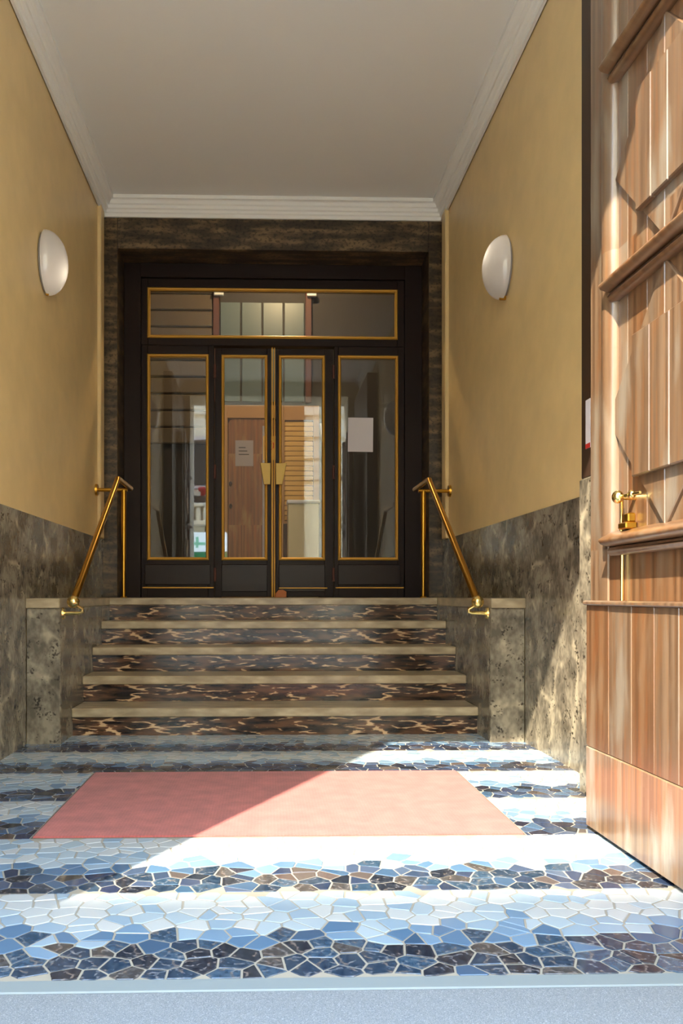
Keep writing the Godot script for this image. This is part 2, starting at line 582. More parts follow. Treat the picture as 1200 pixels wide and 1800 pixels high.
func build_street() -> void:
	var p := structure("pavement", "grey street pavement outside")
	var st := start()
	box(st, Vector3(-14, -0.3, -1.149), Vector3(14, -0.012, 9.4))
	obj("paving", st, M.asphalt, p)
	var b := thing("building", "pale banded apartment front across the street, seen only mirrored in the glass", "building", Vector3(0, 0, 9.4))
	st = start()
	box(st, Vector3(-14, -0.3, 0), Vector3(14, 12.6, 3.0))
	obj("wall", st, M.facade, b)
	for k in 14:
		st = start()
		box(st, Vector3(-14, 3.55 + k * 0.62, -0.06), Vector3(14, 4.05 + k * 0.62, 0.02), 0.02)
		obj("stone_band", st, M.facade_band, b)
	st = start()
	window_frame(st, Vector2(-1.35, -0.02), Vector2(1.75, 6.6), Vector2(-1.1, 0.0), Vector2(1.5, 6.3), 0.0, 0.12)
	obj("portal_frame", st, M.wood_dark, b).rotation.y = PI
	st = start()
	box(st, Vector3(-1.5, -0.02, -0.08), Vector3(1.1, 6.3, 0.0))
	obj("portal_door", st, M.portal, b)
	for x in [-5.6, -2.1, 3.0, 6.4]:
		st = start()
		box(st, Vector3(x - 0.55, 3.9, -0.1), Vector3(x + 0.55, 5.4, -0.05), 0.01)
		var f := obj("window", st, M.paper, b)
		for s in [-1.0, 1.0]:
			st = start()
			box(st, Vector3(x + s * 0.26 - 0.2, 4.0, -0.115), Vector3(x + s * 0.26 + 0.2, 5.3, -0.1))
			obj("pane", st, M.facade_dark, f)
		st = start()
		box(st, Vector3(x - 0.7, 3.36, -0.5), Vector3(x + 0.7, 3.46, 0.0), 0.02)
		obj("balcony_rail", st, M.facade_band, b)
		for k in 7:
			st = start()
			tube(st, [Vector3(x - 0.6 + k * 0.2, 2.96, -0.4), Vector3(x - 0.6 + k * 0.2, 3.1, -0.4), Vector3(x - 0.6 + k * 0.2, 3.36, -0.4)], [0.05, 0.08, 0.045], 8)
			obj("baluster", st, M.facade_band, b)
		st = start()
		box(st, Vector3(x - 0.75, 2.84, -0.55), Vector3(x + 0.75, 2.96, 0.0), 0.02)
		obj("balcony_slab", st, M.facade_band, b)
	var fb := thing("flower_box", "red geraniums in a window box across the street, mirrored in the left pane", "flower box", Vector3(-2.0, 3.47, 9.1))
	st = start()
	box(st, Vector3(-0.3, 0, -0.1), Vector3(0.3, 0.2, 0.1), 0.01)
	obj("planter", st, M.wood_dark, fb)
	st = start()
	for k in 14:
		ball(st, Vector3(rng.randf_range(-0.28, 0.28), rng.randf_range(0.22, 0.42), rng.randf_range(-0.1, 0.1)), Vector3.ONE * rng.randf_range(0.05, 0.09), 8, 6)
	obj("blossom", st, M.red, fb)
	var sg := thing("shop_sign", "white lit shop sign with green emblem, mirrored at the foot of the left pane", "sign", Vector3(-2.0, 1.9, 9.2))
	st = start()
	box(st, Vector3(-0.9, 0.2, -0.1), Vector3(0.9, 0.75, 0.05), 0.02)
	obj("sign_panel", st, M.sign_lit, sg)
	st = start()
	box(st, Vector3(-0.9, 0.0, -0.1), Vector3(0.9, 0.18, 0.05), 0.02)
	obj("sign_band", st, M.green, sg)
	st = start()
	box(st, Vector3(-0.1, 0.38, -0.12), Vector3(0.3, 0.46, -0.1))
	box(st, Vector3(0.02, 0.3, -0.12), Vector3(0.1, 0.62, -0.1))
	obj("emblem", st, M.sign_green, sg)
	var al := AreaLight3D.new()
	al.name = "sign_light"
	al.area_size = Vector2(1.8, 0.55)
	al.light_energy = 0.4
	al.light_color = Color(0.85, 0.93, 1.0)
	al.shadow_enabled = true
	al.position = Vector3(0, 0.47, -0.13)
	sg.add_child(al)

# ------------------------------------------------------------------ mosaic floor
func clip(poly: PackedVector2Array, n: Vector2, d: float) -> PackedVector2Array:
	# keeps the side where n.p <= d
	var out := PackedVector2Array()
	for k in poly.size():
		var p := poly[k]
		var q := poly[(k + 1) % poly.size()]
		var a := n.dot(p) - d
		var b := n.dot(q) - d
		if a <= 0.0:
			out.append(p)
		if (a < 0.0 and b > 0.0) or (a > 0.0 and b < 0.0):
			out.append(p.lerp(q, a / (a - b)))
	return out

func area(p: PackedVector2Array) -> float:
	var s := 0.0
	for k in p.size():
		s += p[k].cross(p[(k + 1) % p.size()])
	return absf(s) * 0.5

func shards(x0: float, x1: float, z0: float, z1: float) -> Array:
	# broken-tile pieces that fill a rectangle: cells round strongly jittered seeds
	var cw := 0.07
	var cd := 0.056
	var nx := int(ceil((x1 - x0) / cw))
	var nz := int(round((z1 - z0) / cd))
	cd = (z1 - z0) / nz
	cw = (x1 - x0) / nx
	var seeds := {}
	for j in range(-2, nz + 2):
		for i in range(-2, nx + 2):
			seeds[Vector2i(i, j)] = Vector2(x0 + (i + 0.5 + (0.5 if j % 2 else 0.0) + rng.randf_range(-0.46, 0.46)) * cw, z0 + (j + 0.5 + rng.randf_range(-0.44, 0.44)) * cd)
	var out := []
	for j in nz:
		for i in range(-1, nx + 1):
			var c: Vector2 = seeds[Vector2i(i, j)]
			var p := PackedVector2Array([Vector2(x0, z0), Vector2(x1, z0), Vector2(x1, z1), Vector2(x0, z1)])
			for dj in range(-2, 3):
				for di in range(-2, 3):
					if (di or dj) and seeds.has(Vector2i(i + di, j + dj)):
						var q: Vector2 = seeds[Vector2i(i + di, j + dj)]
						var n := (q - c).normalized()
						p = clip(p, n, n.dot((c + q) * 0.5) - 0.0026)
						if p.size() < 3:
							break
			if p.size() >= 3 and area(p) > 0.0002:
				out.append(p)
	return out

func tile_shape(st: SurfaceTool, p: PackedVector2Array, origin: Vector3, col := Color.BLACK) -> void:
	# a glazed shard: slightly tilted face, eased edge, sides into the bed
	var c := Vector2.ZERO
	for q in p:
		c += q / p.size()
	var tx := rng.randf_range(-0.004, 0.004)
	var tz := rng.randf_range(-0.004, 0.004)
	var y0 := rng.randf_range(-0.0008, 0.0004)
	var top := []
	var rim := []
	var foot := []
	for q in p:
		var r := q.lerp(c, minf(0.0022 / maxf(q.distance_to(c), 0.004), 0.5))
		var y := y0 + (q.x - c.x) * tx + (q.y - c.y) * tz
		top.append(Vector3(r.x, y, r.y) - origin)
		rim.append(Vector3(q.x, y - 0.0014, q.y) - origin)
		foot.append(Vector3(q.x, -0.008, q.y) - origin)
	st.set_color(col)
	for k in range(1, p.size() - 1):
		tri(st, top[0], top[k], top[k + 1], Vector3.UP)
	for k in p.size():
		var k2 := (k + 1) % p.size()
		var n: Vector3 = (rim[k] + rim[k2]) * 0.5 - (Vector3(c.x, 0, c.y) - origin)
		n.y = 0.0
		quad(st, top[k], top[k2], rim[k2], rim[k], n.normalized() + Vector3.UP)
		quad(st, rim[k], rim[k2], foot[k2], foot[k], n)

func build_floor() -> void:
	var f := structure("floor", "broken-tile mosaic floor in bands from white through blue to navy")
	var st := start()
	box(st, Vector3(WL - 0.02, -0.3, -5.2), Vector3(WR + 0.02, -0.0022, ZF))
	obj("grout_bed", st, M.grout, f)
	var zs := [-5.1, -4.554, -4.013, -3.472, -2.931, -2.390, ZF]
	var pieces := []
	for k in 6:
		var spans := [[WL, WR]]
		if k == 2 or k == 3:
			spans = [[WL, -0.818], [0.918, WR]]
		for s in spans:
			for p in shards(s[0], s[1], zs[k] + 0.002, zs[k + 1] - 0.002):
				var c := Vector2.ZERO
				for q in p:
					c += q / p.size()
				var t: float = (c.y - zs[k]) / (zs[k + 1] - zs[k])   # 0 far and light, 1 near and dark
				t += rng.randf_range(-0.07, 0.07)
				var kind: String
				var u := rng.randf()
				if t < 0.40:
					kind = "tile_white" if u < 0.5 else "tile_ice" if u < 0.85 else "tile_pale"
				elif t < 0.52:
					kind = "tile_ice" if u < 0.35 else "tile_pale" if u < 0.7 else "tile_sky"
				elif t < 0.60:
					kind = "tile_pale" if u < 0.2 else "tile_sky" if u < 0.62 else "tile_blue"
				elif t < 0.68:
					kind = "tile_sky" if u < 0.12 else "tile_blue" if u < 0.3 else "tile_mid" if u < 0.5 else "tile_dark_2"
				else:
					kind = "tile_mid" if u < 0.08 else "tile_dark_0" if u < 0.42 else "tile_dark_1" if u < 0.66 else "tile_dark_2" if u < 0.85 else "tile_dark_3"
				var d := -c.y
				var seen := c.x / d
				var inside := seen > -0.33 and seen < 0.51 and (d > 1.8) and not (c.x > 1.13 and d < 3.0)
				pieces.append([p, kind, c, area(p) / (d * d * d) if inside else 0.0])
	var order := Array(range(pieces.size()))
	order.sort_custom(func(i: int, j: int): return pieces[i][3] > pieces[j][3])
	var rest := start()
	var tone := {"tile_dark_0": Color(0.15, 0.19, 0.27), "tile_dark_1": Color(0.12, 0.13, 0.17), "tile_dark_2": Color(0.22, 0.27, 0.35), "tile_dark_3": Color(0.27, 0.24, 0.23)}
	for n in order.size():
		var e = pieces[order[n]]
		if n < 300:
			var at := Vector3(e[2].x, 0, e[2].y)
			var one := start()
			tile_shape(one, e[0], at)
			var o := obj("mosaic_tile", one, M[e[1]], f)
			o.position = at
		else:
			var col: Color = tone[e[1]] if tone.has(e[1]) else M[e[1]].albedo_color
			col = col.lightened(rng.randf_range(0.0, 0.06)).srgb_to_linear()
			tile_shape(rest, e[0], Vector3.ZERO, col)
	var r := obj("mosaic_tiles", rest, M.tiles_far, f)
	r.set_meta("kind", "stuff")
	var g := structure("trim_4", "speckled grey granite threshold slab")
	st = start()
	box(st, Vector3(-1.17, -0.3, -1.79), Vector3(1.28, -0.001, -1.149), 0.003)
	obj("slab", st, M.granite, g)
	st = start()
	box(st, Vector3(-1.17, -0.3, ZF + 0.002), Vector3(1.28, 0.001, -1.791), 0.003)
	obj("edge_strip", st, M.granite_edge, g)

# ------------------------------------------------------------------ stair
func build_stair() -> void:
	var s := thing("staircase", "five beige stone steps with dark veined marble risers between grey stone cheeks", "stairs", Vector3(0, 0, ZC))
	var off := Vector3(0, 0, -ZC)
	for k in 5:
		var zf := -5.07 - GO * k      # front of the nosing
		var y := RISE * (k + 1)
		var st := start()
		box(st, Vector3(SL - 0.02, y - RISE - 0.02, zf - 0.06) + off, Vector3(SR + 0.02, y - 0.054, zf - 0.03) + off)
		obj("riser", st, M.marble_dark, s)
		if k < 4:
			st = start()
			box(st, Vector3(SL, y - 0.054, zf - GO - 0.06) + off, Vector3(SR, y, zf) + off, 0.005)
			obj("tread", st, M.stone_beige, s)
	var st2 := start()
	box(st2, Vector3(SL + 0.0005, LAND - 0.054, ZD - 0.1) + off, Vector3(SR - 0.0005, LAND, -6.278) + off, 0.005)
	obj("landing_slab", st2, M.stone_beige, s)
	for sd in [-1.0, 1.0]:
		var xi := SL if sd < 0.0 else SR
		var xo := (WL + 0.0005) if sd < 0.0 else (WR - 0.0005)
		st2 = start()
		box(st2, Vector3(minf(xi, xo), -0.02, -5.95) + off, Vector3(maxf(xi, xo), LAND - 0.056, ZC) + off, 0.004)
		obj("cheek_block", st2, M.stone_grey, s)
		st2 = start()
		box(st2, Vector3(minf(xi, xo), -0.02, ZB) + off, Vector3(maxf(xi, xo), LAND - 0.056, -5.952) + off, 0.002)
		obj("cheek_block", st2, M.stone_grey, s)
		# the slab over the cheek, mitred where the handrail stands
		st2 = start()
		box(st2, Vector3(minf(xi, xo), LAND - 0.056, -6.276) + off, Vector3(maxf(xi, xo), LAND, ZC + 0.02) + off, 0.004)
		obj("cheek_slab", st2, M.stone_beige, s)
		st2 = start()
		box(st2, Vector3(minf(xi, xo), LAND - 0.056, ZD - 0.1) + off, Vector3(maxf(xi, xo), LAND, -6.278) + off, 0.004)
		obj("cheek_slab", st2, M.stone_beige, s)

# ------------------------------------------------------------------ glazed screen
func bead(parent: Node, lo: Vector2, hi: Vector2, z: float, w := 0.026, name_ := "gold_bead") -> void:
	# a mitred gold frame: four half-round strips
	var st := start()
	var c := [Vector2(lo.x, lo.y), Vector2(hi.x, lo.y), Vector2(hi.x, hi.y), Vector2(lo.x, hi.y)]
	var i := [Vector2(lo.x + w, lo.y + w), Vector2(hi.x - w, lo.y + w), Vector2(hi.x - w, hi.y - w), Vector2(lo.x + w, hi.y - w)]
	var steps := 6
	for k in 4:
		var k2 := (k + 1) % 4
		for q in steps:
			var f0 := float(q) / steps
			var f1 := float(q + 1) / steps
			var h0 := 0.014 * sin(PI * f0) + 0.004
			var h1 := 0.014 * sin(PI * f1) + 0.004
			var a: Vector2 = c[k].lerp(i[k], f0)
			var b: Vector2 = c[k2].lerp(i[k2], f0)
			var d: Vector2 = c[k2].lerp(i[k2], f1)
			var e: Vector2 = c[k].lerp(i[k], f1)
			quad(st, v3(a, z + h0), v3(b, z + h0), v3(d, z + h1), v3(e, z + h1), Vector3(0, 0, 1), 10 + k)
		quad(st, v3(c[k], z + 0.004), v3(c[k2], z + 0.004), v3(c[k2], z - 0.01), v3(c[k], z - 0.01), v3((c[k] + c[k2]) * 0.5 - (c[0] + c[2]) * 0.5, 0))
		quad(st, v3(i[k], z + 0.004), v3(i[k2], z + 0.004), v3(i[k2], z - 0.02), v3(i[k], z - 0.02), v3((c[0] + c[2]) * 0.5 - (i[k] + i[k2]) * 0.5, 0))
	obj(name_, st, M.bead_gold, parent)

func window_frame(st: SurfaceTool, lo: Vector2, hi: Vector2, ilo: Vector2, ihi: Vector2, z: float, depth: float) -> void:
	box(st, Vector3(lo.x, lo.y, z - depth), Vector3(ilo.x, hi.y, z), 0.003)
	box(st, Vector3(ihi.x, lo.y, z - depth), Vector3(hi.x, hi.y, z), 0.003)
	box(st, Vector3(ilo.x - 0.001, lo.y, z - depth), Vector3(ihi.x + 0.001, ilo.y, z), 0.003)
	box(st, Vector3(ilo.x - 0.001, ihi.y, z - depth), Vector3(ihi.x + 0.001, hi.y, z), 0.003)

func glass(parent: Node, lo: Vector2, hi: Vector2, z: float, tilt := 0.0) -> void:
	var st := start()
	obox(st, Transform3D(Basis(Vector3.UP, tilt), Vector3((lo.x + hi.x) * 0.5, (lo.y + hi.y) * 0.5, z)), Vector3((hi.x - lo.x) * 0.5, (hi.y - lo.y) * 0.5, 0.0015))
	obj("pane", st, M.glass, parent)

func build_screen() -> void:
	var d := structure("door_1", "dark brown wooden screen with fixed glass sides and top light edged in gold")
	var st := start()
	window_frame(st, Vector2(-1.2315, LAND), Vector2(1.3695, 3.7345), Vector2(-1.086, LAND + 0.002), Vector2(1.219, 3.612), ZD + 0.03, 0.13)
	obj("casing", st, M.screen_wood, d)
	# the top light
	st = start()
	window_frame(st, Vector2(-1.085, 3.03), Vector2(1.218, 3.611), Vector2(-1.026, 3.1), Vector2(1.154, 3.526), ZD, 0.09)
	obj("transom_frame", st, M.screen_wood, d)
	bead(d, Vector2(-1.033, 3.092), Vector2(1.16, 3.533), ZD)
	glass(d, Vector2(-1.03, 3.095), Vector2(1.158, 3.53), ZD - 0.03)
	# side lights
	for r in [[-1.085, -0.452, -1.034, -0.497], [0.602, 1.218, 0.634, 1.166]]:
		st = start()
		window_frame(st, Vector2(r[0], LAND + 0.001), Vector2(r[1], 3.029), Vector2(r[2] + 0.006, 1.158), Vector2(r[3] - 0.006, 2.945), ZD, 0.09)
		obj("side_frame", st, M.screen_wood, d)
		st = start()
		box(st, Vector3(r[0] + 0.03, 0.935, ZD - 0.02), Vector3(r[1] - 0.03, 1.115, ZD + 0.006), 0.005)
		obj("kick_panel", st, M.screen_panel, d)
		st = start()
		box(st, Vector3(r[0] + 0.01, 0.905, ZD - 0.01), Vector3(r[1] - 0.002, 0.917, ZD + 0.011), 0.003)
		obj("gold_strip", st, M.bead_gold, d)
		bead(d, Vector2(r[2], 1.151), Vector2(r[3], 2.952), ZD)
		glass(d, Vector2(r[2] + 0.004, 1.155), Vector2(r[3] - 0.004, 2.948), ZD - 0.03)
	# the two leaves
	for k in 2:
		var lf := thing("glass_door", ["narrow glazed door leaf with gold bead at the left of the meeting brass strip", "narrow glazed door leaf with gold bead at the right of the meeting brass strip"][k], "door", Vector3(0.066, LAND, ZD), "pair of narrow glazed leaves")
		var e: Array = [[-0.444, 0.047, -0.388, 0.016], [0.086, 0.594, 0.114, 0.521]][k]
		for q in 4:
			e[q] -= 0.066
		var zz := -0.012
		st = start()
		window_frame(st, Vector2(e[0], 0.006), Vector2(e[1], 2.186), Vector2(e[2] + 0.006, 0.333), Vector2(e[3] - 0.006, 2.12), zz, 0.06)
		obj("leaf_frame", st, M.screen_wood, lf)
		st = start()
		box(st, Vector3(e[2], 0.05, zz - 0.02), Vector3(e[3], 0.29, zz + 0.005), 0.005)
		obj("kick_panel", st, M.screen_panel, lf)
		bead(lf, Vector2(e[2], 0.326), Vector2(e[3], 2.128), zz)
		glass(lf, Vector2(e[2] + 0.004, 0.33), Vector2(e[3] - 0.004, 2.124), zz - 0.03)
		# tapered brass push plate
		var pl := PackedVector2Array([Vector2(-0.115, 1.172), Vector2(-0.022, 1.172), Vector2(-0.026, 0.984), Vector2(-0.083, 0.984)])
		if k == 1:
			pl = PackedVector2Array([Vector2(0.02, 1.172), Vector2(0.117, 1.172), Vector2(0.08, 0.984), Vector2(0.022, 0.984)])
		st = start()
		prism(st, pl, Transform3D(Basis(), Vector3(0, 0, 0.05)), 0.008, 0.003)
		obj("push_plate", st, M.brass_plate, lf)
		st = start()
		tube(st, [Vector3((-0.05 if k == 0 else 0.05), 1.14, zz), Vector3((-0.05 if k == 0 else 0.05), 1.14, 0.043)], [0.012, 0.012], 10)
		tube(st, [Vector3((-0.05 if k == 0 else 0.05), 1.02, zz), Vector3((-0.05 if k == 0 else 0.05), 1.02, 0.043)], [0.012, 0.012], 10)
		obj("handle_stem", st, M.brass, lf)
		for hy in [0.2, 1.1, 1.98]:
			st = start()
			var hx: float = e[0] if k == 0 else e[1]
			tube(st, [Vector3(hx, hy - 0.06, 0.004), Vector3(hx, hy + 0.06, 0.004)], [0.011, 0.011], 10)
			obj("hinge", st, M.lobby_post, lf)
		if k == 0:
			st = start()
			box(st, Vector3(-0.016, 0.004, zz), Vector3(-0.003, 2.19, 0.012), 0.004)
			obj("brass_strip", st, M.bead_gold, lf)
		else:
			st = start()
			box(st, Vector3(0.005, 0.004, zz), Vector3(0.016, 2.19, 0.008), 0.004)
			obj("brass_strip", st, M.bead_gold, lf)
			st = start()
			box(st, Vector3(e[2], 0.078, 0.0), Vector3(e[3] + 0.02, 0.088, 0.006), 0.002)
			obj("gold_strip", st, M.bead_gold, lf)

# ------------------------------------------------------------------ behind the glass
func build_lobby() -> void:
	var lb := structure("wall_lobby", "dim lobby behind the glazed screen")
	var zb := -9.9
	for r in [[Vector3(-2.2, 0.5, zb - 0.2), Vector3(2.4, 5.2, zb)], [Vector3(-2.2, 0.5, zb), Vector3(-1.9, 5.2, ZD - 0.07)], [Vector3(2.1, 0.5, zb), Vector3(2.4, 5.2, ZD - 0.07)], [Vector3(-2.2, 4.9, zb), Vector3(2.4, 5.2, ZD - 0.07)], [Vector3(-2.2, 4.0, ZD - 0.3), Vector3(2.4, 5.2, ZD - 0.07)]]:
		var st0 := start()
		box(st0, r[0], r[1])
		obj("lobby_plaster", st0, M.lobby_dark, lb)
	var st := start()
	box(st, Vector3(-2.2, 0.5, zb), Vector3(2.4, LAND - 0.002, ZD - 0.103))
	obj("lobby_floor", st, M.stone_beige, lb)
	# horizontal boarding at the left
	for k in 10:
		st = start()
		var y := 2.62 + k * 0.195
		box(st, Vector3(-1.9, y, zb), Vector3(-0.62, y + 0.18, zb + 0.05), 0.012)
		obj("wall_board", st, M.lobby_board, lb)
	# high window
	var wn := structure("window_1", "high frosted lobby window with dark red posts")
	for x in [-0.58, 0.5]:
		st = start()
		box(st, Vector3(x - 0.035, 3.1, zb), Vector3(x + 0.035, 4.42, zb + 0.07), 0.006)
		obj("post", st, M.lobby_post, wn)
		st = start()
		box(st, Vector3(x - 0.02, 4.33, zb + 0.07), Vector3(x + 0.09, 4.39, zb + 0.12), 0.006)
		obj("bracket", st, M.cable, wn)
	for k in 4:
		st = start()
		box(st, Vector3(-0.53 + k * 0.25, 3.12, zb), Vector3(-0.3 + k * 0.25, 4.28, zb + 0.02), 0.004)
		obj("pane", st, M.lobby_blue, wn)
	# wooden door
	var d := thing("lobby_door", "brown wooden inner door with papers, seen through the left glazed leaf", "door", Vector3(-0.155, LAND, zb + 0.02))
	st = start()
	window_frame(st, Vector2(-0.36, 0), Vector2(0.36, 2.24), Vector2(-0.29, 0.004), Vector2(0.29, 2.09), 0.05, 0.07)
	obj("door_frame", st, M.lobby_frame, d)
	st = start()
	var pl := PackedVector2Array([Vector2(-0.285, 0.01), Vector2(0.285, 0.01), Vector2(0.285, 2.03), Vector2(0.265, 2.07), Vector2(0.22, 2.085), Vector2(-0.22, 2.085), Vector2(-0.265, 2.07), Vector2(-0.285, 2.03)])
	prism(st, pl, Transform3D(Basis(), Vector3(0, 0, 0.035)), 0.05, 0.008)
	obj("door_panel", st, M.lobby_door, d)
	for y in [1.06, 1.32]:
		st = start()
		ball(st, Vector3(-0.255, y, 0.05), Vector3(0.02, 0.03, 0.02), 12, 8)
		obj("knob", st, M.iron, d)
	st = start()
	box(st, Vector3(0.115, 0.0, 0.036), Vector3(0.16, 2.0, 0.05), 0.004)
	obj("strip", st, M.paper_grey, d)
	st = start()
	box(st, Vector3(-0.2, 1.53, 0), Vector3(0.01, 1.83, 0.003))
	var pp := obj("paper_notice", st, M.paper_grey, self)
	pp.name = numbered("paper_notice")
	pp.position = Vector3(-0.155, LAND, zb + 0.057)
	tag(pp, "grey sheet of paper fixed to the brown wooden lobby door", "paper")
	st = start()
	for k in 3:
		box(st, Vector3(-0.16, 1.66 + k * 0.04, 0.003), Vector3(-0.04 - 0.02 * k, 1.672 + k * 0.04, 0.004))
	obj("printed_line", st, M.ink, pp)
	var sg := thing("warning_sign", "small pale sign with a red prohibition ring on the lobby door", "sign", Vector3(0.045, LAND + 1.6, zb + 0.0725))
	st = start()
	box(st, Vector3(-0.075, 0, -0.002), Vector3(0.075, 0.28, 0.003))
	obj("sign_plate", st, M.lobby_slat, sg)
	st = start()
	var ring := []
	var rad := []
	for k in 25:
		ring.append(Vector3(0.05 * cos(TAU * k / 24), 0.17 + 0.05 * sin(TAU * k / 24), 0.005))
		rad.append(0.007)
	tube(st, ring, rad, 6)
	tube(st, [Vector3(-0.035, 0.135, 0.005), Vector3(0.035, 0.205, 0.005)], [0.006, 0.006], 6)
	obj("red_ring", st, M.red, sg)
	# slatted yellow panel, cabinet, cable
	var sp := thing("slatted_panel", "yellow panel of horizontal slats seen through the right glazed leaf", "panel", Vector3(0.39, LAND, zb + 0.02))
	for k in 20:
		st = start()
		box(st, Vector3(-0.168, 0.9 + k * 0.058, 0), Vector3(0.165, 0.952 + k * 0.058, 0.03), 0.006)
		obj("slat", st, M.lobby_slat, sp)
	st = start()
	window_frame(st, Vector2(-0.183, 0.86), Vector2(0.235, 2.24), Vector2(-0.17, 0.89), Vector2(0.168, 2.07), 0.045, 0.06)
	obj("frame", st, M.lobby_frame, sp)
	var cb := thing("cabinet", "pale cream cabinet standing before the yellow slatted panel", "cabinet", Vector3(0.43, LAND, zb + 0.3))
	st = start()
	box(st, Vector3(-0.18, 0, -0.2), Vector3(0.18, 1.07, 0.0), 0.012)
	obj("body", st, M.cream, cb)
	st = start()
	box(st, Vector3(-0.19, 1.07, -0.21), Vector3(0.19, 1.11, 0.012), 0.01)
	obj("top", st, M.cable, cb)
	st = start()
	tube(st, [Vector3(0.0, 2.02, 0), Vector3(0.03, 1.7, 0.01), Vector3(0.036, 1.3, 0.012), Vector3(0.028, 0.95, 0.01), Vector3(0.05, 0.5, 0), Vector3(0.05, 0.02, 0)], [0.014, 0.014, 0.014, 0.014, 0.014, 0.014], 10)
	var cab := obj("cable", st, M.cable, self)
	cab.name = numbered("cable")
	cab.position = Vector3(0.64, LAND, zb + 0.12)
	tag(cab, "white cable hanging down beside the cream cabinet", "cable")
	# lobby lamp, above the head of the screen
	var lp := thing("ceiling_lamp", "small round ceiling lamp of the lobby, hidden above the top light", "lamp", Vector3(0.2, 4.9, -8.7))
	st = start()
	ball(st, Vector3(0, -0.09, 0), Vector3(0.12, 0.06, 0.12), 20, 10)
	obj("lamp_globe", st, M.lobby_glow, lp)
	st = start()
	tube(st, [Vector3(0, -0.035, 0), Vector3(0, 0, 0)], [0.09, 0.1], 20)
	obj("base", st, M.cable, lp)
	var om := OmniLight3D.new()
	om.name = "lobby_light"
	om.position = Vector3(0, -0.09, 0)
	om.light_energy = 1.6
	om.light_color = Color(1.0, 0.86, 0.64)
	om.light_size = 0.08
	om.omni_range = 12.0
	om.omni_attenuation = 2.0
	om.shadow_enabled = true
	lp.add_child(om)

